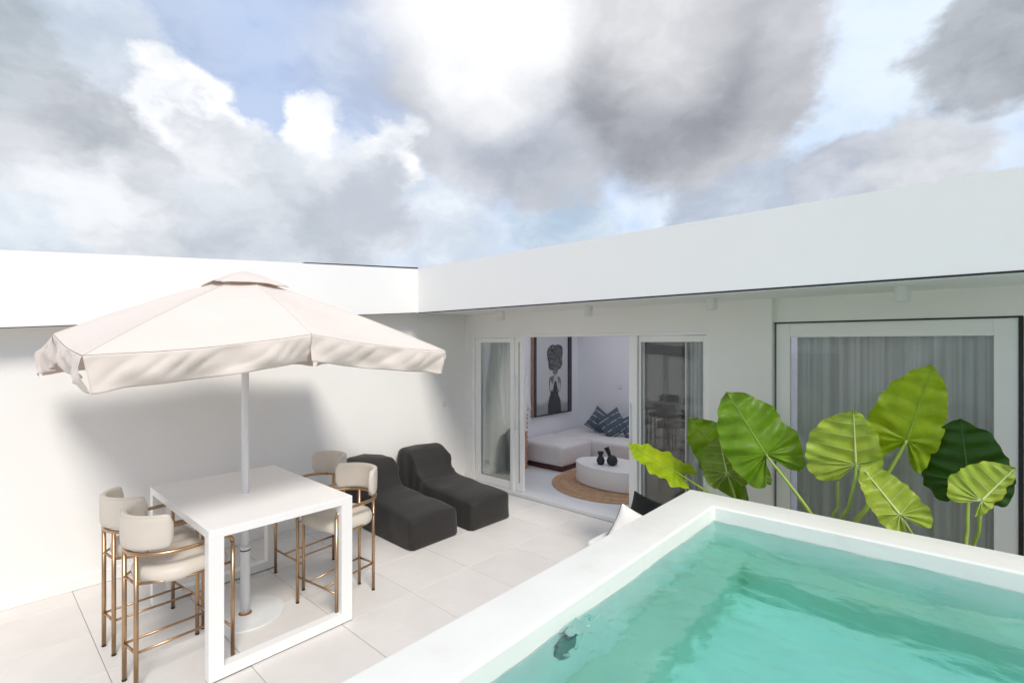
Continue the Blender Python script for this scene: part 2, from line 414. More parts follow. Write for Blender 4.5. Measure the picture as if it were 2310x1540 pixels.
# ------------------------------------------------------------------ villa: facade, overhang, doors
vl = thing('villa', 'white flat roofed villa with deep eave and glazed sliding doors', 'house', (-2, RW, 0))
V0 = Vector((-2, RW, 0))
def vbox(name, x0, x1, y0, y1, z0, z1, m, parent=None, bevel=0.0, off=V0):
    o = obj(name, bmx(bm_box(x0, x1, y0, y1, z0, z1, bevel), off), m, parent or vl); return o
XR = 5.0
OX0, OX1, OZ = -5.97, -2.06, 2.452     # opening of the living room doors
BX0, BX1, BZ = -1.39, .41, 2.53        # opening of the bedroom door
WT = RW + .24
vbox('front_wall', LW-.22, OX0, RW, WT, -.05, 3.2, 'plaster')
vbox('front_wall', OX0, OX1, RW, WT, OZ, 3.2, 'plaster')
vbox('front_wall', OX1, BX0-.02, RW, WT, -.05, 3.2, 'plaster')
RW2 = RW + .07
vbox('front_wall', BX0-.02, BX1+.02, RW2, WT, BZ, 3.2, 'plaster')
vbox('front_wall', BX1+.02, XR, RW2, WT, -.05, 3.2, 'plaster')
vbox('fascia', LF, XR, RF, RF+.10, SOF, TOP, 'plaster_fascia')
vbox('soffit', LF-.1, XR, RF+.10, RW2, SOF+.012, SOF+.06, 'soffit')
vbox('drip_edge', LF+.01, XR, RF-.004, RF+.09, SOF-.013, SOF-.0005, 'black_trim')
vbox('drip_edge', LF+.01, XR, RF+.012, RF+.03, SOF-.022, SOF-.0135, 'frame_white')
vbox('threshold', OX0+.001, OX1-.001, RW-.035, WT, .0, .05, 'screed')
for px, py in ((1130, 706), (1327, 694), (1605, 682), (2035, 668)):
    p = at_y(px, py, RW - .48)
    d_ = obj('downlight', bm_lathe([(.052, SOF-.115), (.055, SOF-.11), (.055, SOF+.011)], 24), 'lamp_fitting', vl)
    d_.location = Vector((p.x, RW-.48, 0)) - V0
    l_ = obj('lens', bm_lathe([(.042, SOF-.117), (.042, SOF-.113)], 20), 'frame_grey', d_)
# living room shell behind the doors
ROOM_B = 9.0; IW = -6.12
vbox('interior_wall', IW-.12, IW, WT, ROOM_B+.1, 0, 2.72, 'plaster_in')
vbox('interior_wall', IW, 1.2, ROOM_B, ROOM_B+.12, 0, 2.72, 'plaster_in')
vbox('interior_wall', -1.50, -1.38, WT, ROOM_B, 0, 2.72, 'plaster_in')
vbox('interior_wall', 1.2, 1.32, WT, ROOM_B, 0, 2.72, 'plaster_in')
# ceilings and flat roof with unseen diffusing panels added to brighten each room
sy0, sy1 = 6.0, 8.8
holes = ((-5.9, -1.6), (-1.25, 1.05))
xc = [LF-.6, -5.9, -1.6, -1.25, 1.05, XR]
for a in ((IW, 1.2, WT, sy0), (IW, 1.2, sy1, ROOM_B), (IW, -5.9, sy0, sy1), (-1.6, -1.25, sy0, sy1), (1.05, 1.2, sy0, sy1)):
    vbox('ceiling', a[0], a[1], a[2], a[3], 2.725, 2.78, 'plaster_in')
for a in ((LF-.6, XR, RF+.10, sy0), (LF-.6, XR, sy1, 9.6), (LF-.6, -5.9, sy0, sy1), (-1.6, -1.25, sy0, sy1), (1.05, XR, sy0, sy1)):
    vbox('roof', a[0], a[1], a[2], a[3], 3.21, 3.30, 'soffit')
for sx0, sx1 in holes:
    for a in ((sx0-.05, sx1+.05, sy0-.05, sy0), (sx0-.05, sx1+.05, sy1, sy1+.05), (sx0-.05, sx0, sy0, sy1), (sx1, sx1+.05, sy0, sy1)):
        vbox('fill_shaft', a[0], a[1], a[2], a[3], 2.785, 3.205, 'plaster_in')
    vbox('skylight', sx0, sx1, sy0, sy1, 3.23, 3.24, 'skylight')
struct(box('living_room_floor', IW, 1.2, WT, ROOM_B, -.05, .052, 'screed'))

# frames of the living room doors
def leaf(name, x0, x1, y, z0, z1, wl, wr, wt, wb, glass, parent=vl, label=None, t=.045):
    """glazed leaf: stiles, rails and a pane; origin at its foot"""
    org = Vector((x0, y, z0)); e = bpy.data.objects.new(name, None); COL.objects.link(e); e.parent = parent; e.location = org - V0; e.empty_display_size = .05
    if label: e['label'] = label
    def b(n, a0, a1, c0, c1, yy0=0, yy1=t, m='frame_white', bev=.004): return obj(n, bmx(bm_box(a0, a1, y+yy0, y+yy1, c0, c1, bev), org), m, e)
    b('stile', x0, x0+wl, z0, z1); b('stile', x1-wr, x1, z0, z1)
    b('rail', x0+wl, x1-wr, z1-wt, z1, .001, t-.001); b('rail', x0+wl, x1-wr, z0, z0+wb, .001, t-.001)
    b('pane', x0+wl-.004, x1-wr+.004, z0+wb-.004, z1-wt+.004, t*.45, t*.45+.006, glass, 0)
    return e
# outer frame
vbox('door_frame', OX0, OX0+.06, RW+.004, RW+.12, .05, OZ, 'frame_white', bevel=.003)
vbox('door_frame', OX0+.06, OX1-.03, RW+.005, RW+.119, OZ-.04, OZ-.001, 'frame_white', bevel=.003)
vbox('door_frame', OX1-.03, OX1, RW+.004, RW+.12, .05, OZ, 'frame_white', bevel=.003)
vbox('door_frame', -3.06, -2.95, RW-.004, RW+.12, .05, OZ-.041, 'frame_white', bevel=.004)
vbox('door_frame', -5.085, -5.03, RW+.002, RW+.12, .05, OZ-.041, 'frame_white', bevel=.004)
leaf('fixed_window', -5.905, -5.087, RW+.035, .055, OZ-.045, .12, .045, .075, .12, 'glass')
leaf('fixed_window', -2.945, -2.092, RW+.035, .055, OZ-.045, .03, .045, .075, .12, 'glass')
sl = leaf('sliding_door', -5.03, -4.86, RW+.03, .055, OZ-.045, .07, .07, .075, .12, 'glass', label='narrow stile end of the white sliding door, pushed open')
# ------------------------------------------------------------------
bpy.data.objects.remove(sl.children[4]) if sl.children[4].name.startswith('pane') else None
def handle(x, y, z0, z1, parent):
    org = parent.matrix_basis.translation + V0
    bm = bm_merge(bm_tube([(x, y, z0), (x, y, z1)], .011, 10), bm_tube([(x, y, z0+.03), (x, y+.05, z0+.03)], .008, 8), bm_tube([(x, y, z1-.03), (x, y+.05, z1-.03)], .008, 8))
    return obj('handle', bmx(bm, org), 'handle_white', parent, True)
handle(-4.995, RW-.012, .98, 1.84, sl); handle(-4.845, RW+.075, .98, 1.84, sl)
sr = leaf('sliding_door', -2.93, -2.36, RW+.105, .055, OZ-.045, .03, .02, .075, .12, 'glass_dimmer', label='added dark tinted leaf that darkens the right fixed window')  # extra tinted leaf, added only to darken the view through this pane
handle(-3.035, RW-.02, .98, 1.56, sr).hide_render = False
# bedroom door
vbox('door_gasket', BX0-.012, BX1+.014, RW2-.002, RW2+.06, BZ-.010, BZ+.004, 'black_trim')
vbox('door_gasket', BX1-.009, BX1+.014, RW2-.002, RW2+.06, .05, BZ-.007, 'black_trim')
vbox('door_gasket', BX0-.012, BX0, RW2+.04, RW2+.06, .05, BZ-.007, 'black_trim')
bd = leaf('bedroom_door', BX0+.004, BX1-.010, RW2+.012, .05, BZ-.010, .13, .145, .145, .16, 'glass', label='wide white framed glass door of the curtained bedroom')
box_sill = vbox('threshold', BX0, BX1, RW2-.03, WT, 0, .045, 'screed')

# ------------------------------------------------------------------ curtains
def curtain(name, x0, x1, y, z0, z1, folds, amp, m, label, flare=0.0, seed=0, edge=None):
    org = Vector(((x0+x1)/2, y, z0)); rnd = random.Random(seed)
    ph = [rnd.uniform(-.5, .5) for _ in range(folds+3)]; am = [rnd.uniform(.45, 1.25) for _ in range(folds+3)]
    N = folds*10
    def fn(u, v):
        k = u*folds; i = int(k); f = k-i; sm = f*f*(3-2*f)
        a = am[i]*(1-sm)+am[i+1]*sm; p = ph[i]*(1-sm)+ph[i+1]*sm
        xx = x0 + (x1-x0)*u
        if edge: xx += edge(u, v)
        yy = y + amp*a*(math.sin(2*math.pi*k + p*2) + .3*math.sin(4.7*math.pi*k+p*5)) * (1-.25*v) + .006*math.sin(3*v+6*p)
        return Vector((xx, yy, z0+(z1-z0)*v)) - org
    o = obj(name, bm_grid(fn, N, 14, .0015), m, None, True); o.location = org
    return tag(o, label, 'curtain')
curtain('sheer_curtain', -5.78, -5.18, RW+.16, .06, 2.58, 8, .030, 'curtain_sheer', 'pale sheer curtain gathered behind the narrow window left of the open doorway', seed=1,
        edge=lambda u, v: -.10*(1-u)*(1-v)*0 + .12*(1-u)*smoothstep(.5, 1, v))
curtain('sheer_curtain', -2.47, -1.95, RW+.22, .06, 2.58, 8, .030, 'curtain_sheer', 'pale sheer curtain behind the dark window right of the open doorway', seed=2,
        edge=lambda u, v: -.14*(1-u)*smoothstep(.55, 0, v))
curtain('bedroom_curtain', -1.22, .36, RW+.26, .06, 2.64, 11, .055, 'curtain_grey', 'grey pleated curtain filling the wide bedroom door behind the plants', seed=3)

# ------------------------------------------------------------------ terrace end wall seen only in the glass
ew = thing('rear_wall', 'white terrace end wall with a dark glazed door, mirrored in the window panes', 'wall', (-3.5, -4.6, 0))
obj('wall', bmx(bm_merge(bm_box(LW, -4.1, -4.9, -4.6, -.1, 2.3), bm_box(-4.1, -2.3, -4.9, -4.6, 2.05, 2.3), bm_box(-2.3, -.4, -4.9, -4.6, -.1, 2.3)), (-3.5, -4.6, 0)), 'plaster', ew)
obj('door_panel', bmx(bm_box(-4.1, -2.3, -4.85, -4.72, 0, 2.05), (-3.5, -4.6, 0)), 'cap_black', ew)

# ------------------------------------------------------------------ small fittings on the walls
def plate(name, loc, wy, hz, label, m='switch_white', axis='x'):
    bm = bm_merge(bm_box(0, .012, -wy/2, wy/2, -hz/2, hz/2, .003), bm_box(.012, .016, -wy*.28, wy*.28, -hz*.3, hz*.3, .001))
    if axis == 'y': bmesh.ops.rotate(bm, verts=bm.verts, matrix=Matrix.Rotation(R(-90), 3, 'Z'))
    o = obj(name, bm, m); o.location = loc; return tag(o, label, 'switch')
p = at_x(1002, 911, LW); plate('wall_switch', (LW, p.y, p.z), .085, .085, 'small white switch plate on the boundary wall near the corner')
p = at_x(1010, 1060, LW); tp = thing('wall_tap', 'small white outlet low on the boundary wall beside the far bean bag', 'tap', (LW, p.y, p.z))
obj('plate', bm_box(0, .02, -.045, .045, -.045, .045, .006), 'switch_white', tp)
obj('spout', bm_tube([(0.01, 0, 0), (.06, 0, 0), (.075, 0, -.012), (.078, 0, -.04)], .012, 10), 'switch_white', tp, True)
p = at_y(1400, 871, ROOM_B); plate('light_switch', (p.x, ROOM_B, p.z), .10, .10, 'small light switch on the living room wall above the cushions', axis='y')

# ------------------------------------------------------------------ bar table
bt = thing('bar_table', 'square white high bar table with closed frame legs under the parasol', 'table', (-4.52, 1.63, 0))
TX0, TX1, TY0, TY1, TH = -5.30, -3.735, 1.10, 2.165, 1.04
T0 = Vector(bt.location)
obj('table_top', bmx(bm_box(TX0, TX1, TY0, TY1, TH-.06, TH, .003, 2), T0), 'table_white', bt)
for xa, xb in ((TX1-.085, TX1), (TX0, TX0+.085)):
    lo, hi = [(TY0, .008), (TY1, .008), (TY1, TH-.061), (TY0, TH-.061)], [(TY0+.095, .085), (TY1-.095, .085), (TY1-.095, TH-.062), (TY0+.095, TH-.062)]
    bm = bm_merge(bm_box(xa, xb, TY0, TY0+.095, .0852, TH-.0602, .0015, 1), bm_box(xa, xb, TY1-.095, TY1, .0852, TH-.0602, .0015, 1), bm_box(xa, xb, TY0, TY1, .008, .0851, .003))
    obj('leg_frame', bmx(bm, T0), 'table_white', bt)
    obj('foot_gap_strip', bmx(bm_box(xa+.006, xb-.006, TY0+.006, TY1-.006, .0015, .0079), T0), 'cap_black', bt)  # full-length black strip paints the dark gap under the frame around its feet

# ------------------------------------------------------------------ parasol
UC = Vector((-4.494, 1.60, 0))
um = thing('parasol', 'cream square parasol with hanging valance standing through the bar table', 'parasol', UC)
H2 = 1.2; ZC, ZM, ZA = 2.245, 2.372, 2.875
rim = []
for k in range(8):
    a = k*45 - 45
    if k % 2 == 0: rim.append(Vector((math.copysign(H2, math.cos(R(a))), math.copysign(H2, math.sin(R(a))), ZC)))
    else: rim.append(Vector((H2*round(math.cos(R(a))), H2*round(math.sin(R(a))), ZM)))
apex = Vector((0, 0, ZA))
def canopy_pt(k, u, v):
    """u from the peak to the rim, v from rib k to rib k+1"""
    A, B = rim[k], rim[(k+1) % 8]; e = A.lerp(B, v); p = apex.lerp(e, u)
    bulge = math.sin(math.pi*v)
    p = p.copy(); p.z -= .030*bulge*u*(1.15-u*.5) - .028*math.sin(math.pi*u)      # cloth sags between the ribs
    p.z += .004*noise.noise(Vector((p.x*5, p.y*5, 1.3)))
    if u > .97: p.z -= .0
    return p
bm = bmesh.new(); NU, NV = 22, 12
for k in range(8):
    V = [[bm.verts.new(canopy_pt(k, max(u/NU, .085), v/NV)) for v in range(NV+1)] for u in range(NU+1)]
    for i in range(2 if False else 1, NU):
        for j in range(NV): bm.faces.new((V[i][j], V[i+1][j], V[i+1][j+1], V[i][j+1]))
bmesh.ops.remove_doubles(bm, verts=bm.verts, dist=.0005)
for v in [v for v in bm.verts if not v.link_faces]: bm.verts.remove(v)
bmesh.ops.recalc_face_normals(bm, faces=bm.faces)
can = obj('canopy', bm, 'umbrella_cloth', um, True)
for k in range(8):                                     # stitched seams along the ribs
    pts = [canopy_pt(k, .1+.9*i/14, 0) + Vector((0, 0, .0005)) for i in range(15)]
    obj('seam', bm_tube(pts, .0035, 8), 'umbrella_cloth', can, True)
# valance, one strip per half side, open at the corners and at the middle ribs
for k in range(8):
    A, B = rim[k], rim[(k+1) % 8]
    outw = (A+B)/2; outw.z = 0
    side = Vector((1, 0, 0)) if abs(outw.x) > abs(outw.y) else Vector((0, 1, 0))
    side = side * math.copysign(1, outw.dot(side))
    rs = random.Random(k+5); p1, p2 = rs.uniform(0, 6), rs.uniform(0, 6)
    even = (k % 2 == 0)
    def fn(u, v, k=k, side=side, p1=p1, p2=p2):
        top = canopy_pt(k, 1.0, u)
        end = min(u, 1-u)
        corner = (1-u) if k % 2 == 1 else u            # 0 at the square's corner
        drop = .185 * v * (1 + .10*smoothstep(.15, 0, corner))
        wv = (.022*math.sin(9*u*1.3+p1+2.6*v) + .012*math.sin(23*u+p2-4*v) + .020*noise.noise(Vector((u*6, v*2.0+k*3.1, p1)))) * v**.8
        cr = (u*7.5 + (v-.5)*1.5 + 1.2*noise.noise(Vector((u*3, k, p2)))); wv += .013*(abs(math.sin(cr*math.pi))**.6-.6)*math.sin(math.pi*min(1, v*1.1))**.8*(.4+.8*abs(noise.noise(Vector((u*5+p1, v, k)))))*1.6
        flare = .030*v*smoothstep(.22, 0, corner) - .05*v*smoothstep(.10, 0, (1-corner))*0 - .035*v*v
        along = (rim[(k+1) % 8]-rim[k]).normalized() * ((.035 if k % 2 == 1 else -.035)*v*smoothstep(.25, 0, corner)*-1)
        return top + side*(.004 + wv + flare) + Vector((0, 0, -drop - .003)) + along
    obj('valance', bm_grid(fn, 72, 16, .0015), 'umbrella_cloth', um, True)
# vent cap
cp = [Vector((sx*.262, sy*.262, 2.79)) for sx, sy in ((1, -1), (1, 1), (-1, 1), (-1, -1))]
bm = bmesh.new(); top_ = Vector((0, 0, 2.928))
for k in range(4):
    A, B = cp[k], cp[(k+1) % 4]
    V = []
    for i in range(9):
        row = []
        for j in range(13):
            u, v = i/8, j/12; p = top_.lerp(A.lerp(B, v), u)
            p = p + Vector((0, 0, .022*math.sin(math.pi*v)*u + .014*math.sin(math.pi*u) + .010*noise.noise(p*9)*u)); row.append(bm.verts.new(p))
        V.append(row)
    for i in range(8):
        for j in range(12): bm.faces.new((V[i][j], V[i+1][j], V[i+1][j+1], V[i][j+1]))
bmesh.ops.remove_doubles(bm, verts=bm.verts, dist=.0005)
bmesh.ops.recalc_face_normals(bm, faces=bm.faces)
bmesh.ops.solidify(bm, geom=list(bm.faces), thickness=.002)
obj('vent_cap', bm, 'umbrella_cloth', um, True)
obj('pole', bm_tube([(0, 0, .56), (0, 0, 2.90)], .0285, 24), 'pole_white', um, True)
obj('pole_sleeve', bm_lathe([(.037, .012), (.037, .565), (.039, .568), (.039, .585), (.030, .587)], 24), 'pole_white', um, True)
obj('sleeve_ring', bm_lathe([(.0395, .548), (.0395, .556)], 24), 'cap_black', um)
bs = obj('base_plate', bm_lathe([(.30, 0), (.303, .003), (.303, .010), (.30, .013), (.05, .0135)], 64), 'base_white', um)
obj('rust_ring', bm_lathe([(.052, .0137), (.052, .015), (.0375, .022)], 24), 'rust', bs)
obj('hub', bm_lathe([(.05, 2.70), (.06, 2.71), (.06, 2.76), (.05, 2.77)], 20), 'pole_white', um)
obj('runner', bm_lathe([(.045, 2.30), (.055, 2.31), (.055, 2.36), (.045, 2.37)], 20), 'pole_white', um)
for k in range(8):
    e = rim[k]; rb = obj('rib', bm_tube([Vector((0, 0, 2.735)) + Vector((e.x, e.y, 0)).normalized()*.05, canopy_pt(k, .5, 0)-Vector((0, 0, .03)), canopy_pt(k, .985, 0)-Vector((0, 0, .014))], .009, 8), 'pole_white', um, True)
    obj('strut', bm_tube([Vector((0, 0, 2.335)) + Vector((e.x, e.y, 0)).normalized()*.05, canopy_pt(k, .5, 0)-Vector((0, 0, .035))], .007, 8), 'pole_white', rb, True)

# ------------------------------------------------------------------ bar stools
def make_stool():
    st = thing('bar_stool', 'stool', 'stool')
    fx, fy, rx, ry, AH = .275, .545, .10, 0.0, .915
    rt = .0142
    # rail: curved arm and back rail running down into the front legs
    half = [(fx, fy, 0.0), (fx, fy, .2), (fx, fy, AH-.055), (fx, fy-.012, AH-.022), (fx, fy-.05, AH)]
    arc = [(fx+.004, .38, AH), (fx, .26, AH)] + [((fx-.002)*math.cos(R(a)), .235-.245*math.sin(R(a)), AH) for a in range(8, 90, 10)]
    right = half[2:] + arc; path = right + [(0, -.010, AH)] + [(-x, y, z) for x, y, z in right[::-1]]
    obj('arm_rail', bm_tube(path, rt, 12), 'brass', st, True)
    for s in (1, -1):
        l = obj('leg', bm_tube([(s*fx, fy, .01), (s*fx, fy, AH-.055)], rt, 12), 'brass', st, True)
        obj('foot_cap', bm_lathe([(rt+.001, 0), (rt+.001, .012)], 12), 'cap_black', l, loc=(s*fx, fy, 0))
        l = obj('leg', bm_tube([(s*rx, .01, .01), (s*rx, .01, AH)], rt, 12), 'brass', st, True)
        obj('foot_cap', bm_lathe([(rt+.001, 0), (rt+.001, .012)], 12), 'cap_black', l, loc=(s*rx, .01, 0))
        obj('stretcher', bm_tube([(s*rx, .01, .255), (s*rx, fy, .235)], .009, 10), 'brass', st, True)
        obj('seat_rail', bm_tube([(s*rx, .01, .715), (s*.20, .12, .715), (s*.262, .28, .715), (s*fx, fy, .715)], .009, 10), 'brass', st, True)
    obj('footrest', bm_tube([(-fx, fy, .235), (fx, fy, .235)], .009, 10), 'brass', st, True)
    obj('stretcher', bm_tube([(-rx, .01, .255), (rx, .01, .255)], .009, 10), 'brass', st, True)
    obj('seat_rail', bm_tube([(-rx, .01, .715), (rx, .01, .715)], .009, 10), 'brass', st, True)
    # seat: D-shaped cushion
    bm = bmesh.new(); out = []
    for a in range(0, 181, 9): out.append((.262*math.cos(R(a)), .255-.225*math.sin(R(a))))
    out = [(.255, .50), (.262, .42)] + out + [(-.262, .42), (-.255, .50), (-.235, .53), (0, .545), (.235, .53)]
    cx0, cy0 = 0, .30; rings = []
    prof = [(0.90, .700), (.97, .705), (1.0, .728), (1.0, .752), (.965, .782), (.86, .800), (.6, .812), (.3, .816), (.02, .817)]
    for s_, z in prof: rings.append([bm.verts.new((cx0+(x-cx0)*s_, cy0+(y-cy0)*s_, z)) for x, y in out])
    for a, b in zip(rings, rings[1:]):
        for i in range(len(out)): bm.faces.new((a[i], a[(i+1) % len(out)], b[(i+1) % len(out)], b[i]))
    bm.faces.new(rings[0][::-1]); bm.faces.new(rings[-1]); bmesh.ops.recalc_face_normals(bm, faces=bm.faces)
    obj('seat', bm, 'leatherette', st, True)
    # back pad: padded band bent round the rear of the rail
    def bp(rr, yc, t, z0, z1):
        return None
    secs = []; bm = bmesh.new(); N = 30
    def outline(f):
        """cross-section (radial offset, height) shrinking towards the ends of the band"""
        e = max(0., (abs(f)-.86)/.14); sh = math.sqrt(max(0., 1-e**2.6)); hh = .115*(.45+.55*sh); zc = 1.052
        w_ = .025*(.45+.55*sh)
        return [(w_*math.copysign(abs(math.cos(t))**.55, math.cos(t)), zc + hh*math.copysign(abs(math.sin(t))**.42, math.sin(t))) for t in [2*math.pi*i/20 for i in range(20)]]
    for i in range(N+1):
        f = -1 + 2*i/N; a = f*R(74); aa = a
        dx, dy = math.sin(aa), -math.cos(aa)
        ring = []
        for rr, z in outline(f):
            r_ = .252 + rr + .02*(z-1.07)
            x, y = r_*dx, .245 + r_*dy*1.02
            ring.append(bm.verts.new((x, y, z)))
        secs.append(ring)
    for a, b in zip(secs, secs[1:]):
        for i in range(20): bm.faces.new((a[i], a[(i+1) % 20], b[(i+1) % 20], b[i]))
    bm.faces.new(secs[0][::-1]); bm.faces.new(secs[-1]); bmesh.ops.recalc_face_normals(bm, faces=bm.faces)
    bk = obj('backrest', bm, 'leatherette', st, True)
    pip = []
    for i in range(N+1):
        f = -1+2*i/N; aa = a = f*R(72.5); e = max(0., (abs(f)-.80)/.20); sh = math.sqrt(max(0., 1-e**2.6)); hh = .115*(.45+.55*sh)
        z = 1.052+hh*.93; r_ = .252+.0185*(.45+.55*sh)+.02*(z-1.07)
        pip.append((r_*math.sin(aa), .245-r_*math.cos(aa)*1.02, z))
    obj('piping', bm_tube(pip, .0035, 6), 'leatherette', bk, True)
    for s in (1, -1): obj('back_bracket', bm_box(s*.16-.012, s*.16+.012, .046, .058, AH-.01, .99, .003), 'brass', st)
    return st
stool0 = make_stool()
spots = [((-4.125, .735), 8, 'beige bar stool with brass legs nearest the camera, left of the table'),
         ((-4.725, .715), 8, 'beige bar stool with brass legs on the left, nearer the boundary wall'),
         ((-4.150, 2.560), 188, 'beige bar stool with brass legs beside the near bean bag, right front of the table'),
         ((-4.840, 2.655), 183, 'beige bar stool partly hidden behind the table pole, nearer the boundary wall')]
for i, ((x, y), a, lab) in enumerate(spots):
    o = stool0 if i == 0 else copy_tree(stool0)
    o.location = (x, y, 0); o.rotation_euler = (0, 0, R(a)); o['label'] = lab; o['group'] = 'beige bar stools round the high table'

# ------------------------------------------------------------------ bean bag loungers
def beanbag(loc, W_, seed, label, L=1.6, zs=1.0, tilt=0):
    """length runs towards -x (the wall); origin at the middle of the foot end"""
    hp = [(0, .325), (.08, .345), (.45, .365), (.85, .385), (1.02, .405), (1.10, .46), (1.17, .60), (1.25, .72), (1.36, .765), (1.50, .775), (1.58, .755), (1.64, .70)]
    rnd = Vector((seed*7.3, seed*3.1, 0)); NS, NR = 64, 48; bm = bmesh.new(); rings = []
    for i in range(NS+1):
        t = i/NS; x = L*(t if t > .0 else 0)
        h = lin(hp, x)*zs; h0 = sum(lin(hp, max(0, min(1.6, x+dx)))*zs for dx in (-.05, -.025, 0, .025, .05))/5
        endf = min(1., (x+.004)/.045); endb = min(1., (L-x+.004)/.10)
        se = math.sqrt(1-(1-endf)**2)*.10+.90; sb = math.sqrt(1-(1-endb)**2)*.14+.86
        w_ = W_/2*(1+.03*math.sin(3*x+seed)-.05*smoothstep(.9, 1.4, x))*se*sb; hh = h0*(.93+.07*se)*(.95+.05*sb)
        ring = []
        for k in range(NR):
            a = 2*math.pi*k/NR; c, s = math.cos(a), math.sin(a)
            n_ = .17 if s > 0 else .13
            yy = w_*math.copysign(abs(c)**n_, c); zz = hh/2 + hh/2*math.copysign(abs(s)**(.19 if s > 0 else .13), s)
            yy *= 1 + .05*(1-zz/hh)*(1 if zz > .02 else .6)
            zz += .028*smoothstep(.6, 1, s)*(1-(yy/w_)**2)*1.0
            p = Vector((-x, yy, zz))
            wr = noise.noise(Vector((x*4, yy*3, zz*3)) + rnd)*.016
            knee = math.exp(-((x-1.12)/.17)**2)*smoothstep(.2, .45, zz)
            wr += knee*.06*noise.noise(Vector((x*9+yy*3, yy*2.2, zz*7)) + rnd) + .022*smoothstep(1.05, 1.3, x)*noise.noise(Vector((x*6, yy*4.5, zz*7))+rnd)
            d = Vector((0, c, s)); p += d*wr*(1 if zz > .03 else 0)
            p.z = max(p.z, 0.0); ring.append(bm.verts.new(p))
        rings.append(ring)
    for a, b in zip(rings, rings[1:]):
        for k in range(NR): bm.faces.new((a[k], a[(k+1) % NR], b[(k+1) % NR], b[k]))
    for ring, rev in ((rings[0], True), (rings[-1], False)):
        ctr = sum((v.co for v in ring), Vector())/NR; prev = ring
        for f, push in ((.85, .016), (.55, .026), (.2, .03)):
            nr = [bm.verts.new(ctr + (v.co-ctr)*f + Vector((push if rev else -push*.5, 0, 0))) for v in ring]
            for k in range(NR): bm.faces.new((prev[k], prev[(k+1) % NR], nr[(k+1) % NR], nr[k]))
            prev = nr
        bm.faces.new(prev)
    bmesh.ops.recalc_face_normals(bm, faces=bm.faces)
    o = obj('bean_bag', bm, 'beanbag', None, True); o.location = loc; o.rotation_euler = (0, 0, tilt)
    tag(o, label, 'bean bag', 'black bean bag loungers against the wall')
    return o
beanbag((-4.47, 3.655, 0), .66, 1.0, 'black bean bag lounger next to the bar stools', 1.6, 1.0, R(0))
beanbag((-4.40, 4.505, 0), .68, 2.7, 'black bean bag lounger next to the house doors', 1.64, 1.03, R(-1))

# ------------------------------------------------------------------ cushions
def pillow(name, size, thick, m, seams=None, n=18):
    def fn(sgn):
        def g(u, v):
            x, y = 2*u-1, 2*v-1
            pin = 1 - .10*(1-(abs(x)**2.2))*abs(y)**4 ; pin2 = 1 - .10*(1-(abs(y)**2.2))*abs(x)**4
            z = max(0., (1-abs(x)**2.6)*(1-abs(y)**2.6))**.55
            return Vector((x*pin2*size/2, sgn*z*thick/2*(1+.12*noise.noise(Vector((x*2, y*2, sgn*3)))), y*pin*size/2))
        return g
    bm = bm_merge(bm_grid(fn(1), n, n), bm_grid(fn(-1), n, n))
    bmesh.ops.remove_doubles(bm, verts=bm.verts, dist=.0006); bmesh.ops.recalc_face_normals(bm, faces=bm.faces)
    return obj(name, bm, m, None, True)
def stripe_mat():
    m = bpy.data.materials.new('stripe'); m.use_nodes = True; t = NT(m.node_tree); b = t.n['Principled BSDF']
    c = t.node('ShaderNodeTexCoord').outputs['Object']; s = t.node('ShaderNodeSeparateXYZ'); t.link(c, s.inputs[0])
    f = t.math('FRACT', t.math('ADD', t.math('MULTIPLY', s.outputs[2], 8.5), .31))
    line = t.math('LESS_THAN', t.math('ABSOLUTE', t.math('SUBTRACT', f, .5)), .045)
    gaps = t.maprange(t.noise(c, 26, 2), .42, .48)
    base = t.vmath('SCALE', (.050, .068, .088), scale=t.maprange(t.noise(c, 40, 4), .3, .7, 1.1, 1.9, False))
    t.put(b.inputs['Base Color'], t.mix(t.math('MULTIPLY', line, gaps), base, (.62, .62, .60, 1)))
    b.inputs['Roughness'].default_value = .9; MATS['stripe'] = m
stripe_mat()

# ------------------------------------------------------------------ living room
FLI = .052
sf = thing('modular_sofa', 'pale pink grey modular sofa on dark red plinth seen through the open doorway', 'sofa', (-5.5, 7.6, FLI))
S0 = Vector(sf.location)
def sblock(name, x0, x1, y0, y1, z0, z1, m, bev): return obj(name, bmx(bm_box(x0, x1, y0, y1, z0, z1, bev, 5), S0), m, sf, True)
sblock('plinth', -6.06, -5.12, 7.03, 7.93, FLI, FLI+.085, 'plinth_wood', .02)
sblock('plinth', -6.06, -3.4, 7.98, 8.90, FLI, FLI+.085, 'plinth_wood', .02)
sblock('seat_block', -6.10, -5.08, 6.99, 7.945, FLI+.086, .515, 'sofa_fabric', .075)
sblock('seat_block', -6.10, -3.35, 7.955, 8.97, FLI+.086, .505, 'sofa_fabric', .075)
def put_pillow(o, px, py, y, rx, ry, rz, label):
    p = at_y(px, py, y); o.location = p; o.rotation_euler = (rx, ry, rz); tag(o, label, 'cushion')
c1 = pillow('cushion', .50, .17, 'stripe'); put_pillow(c1, 1354, 952, 8.72, R(-18), R(38), R(38), 'dark blue grey striped cushion at the back left on the sofa')
c2 = pillow('cushion', .52, .18, 'stripe'); put_pillow(c2, 1382, 957, 8.52, R(-22), R(-34), R(30), 'blue grey cushion with white stripes leaning in front on the sofa')
c3 = pillow('cushion', .50, .17, 'stripe'); put_pillow(c3, 1428, 962, 8.62, R(-20), R(-30), R(20), 'blue grey striped cushion half hidden by the white door post')
for c in (c1, c2, c3): c['group'] = 'striped cushions on the sofa'

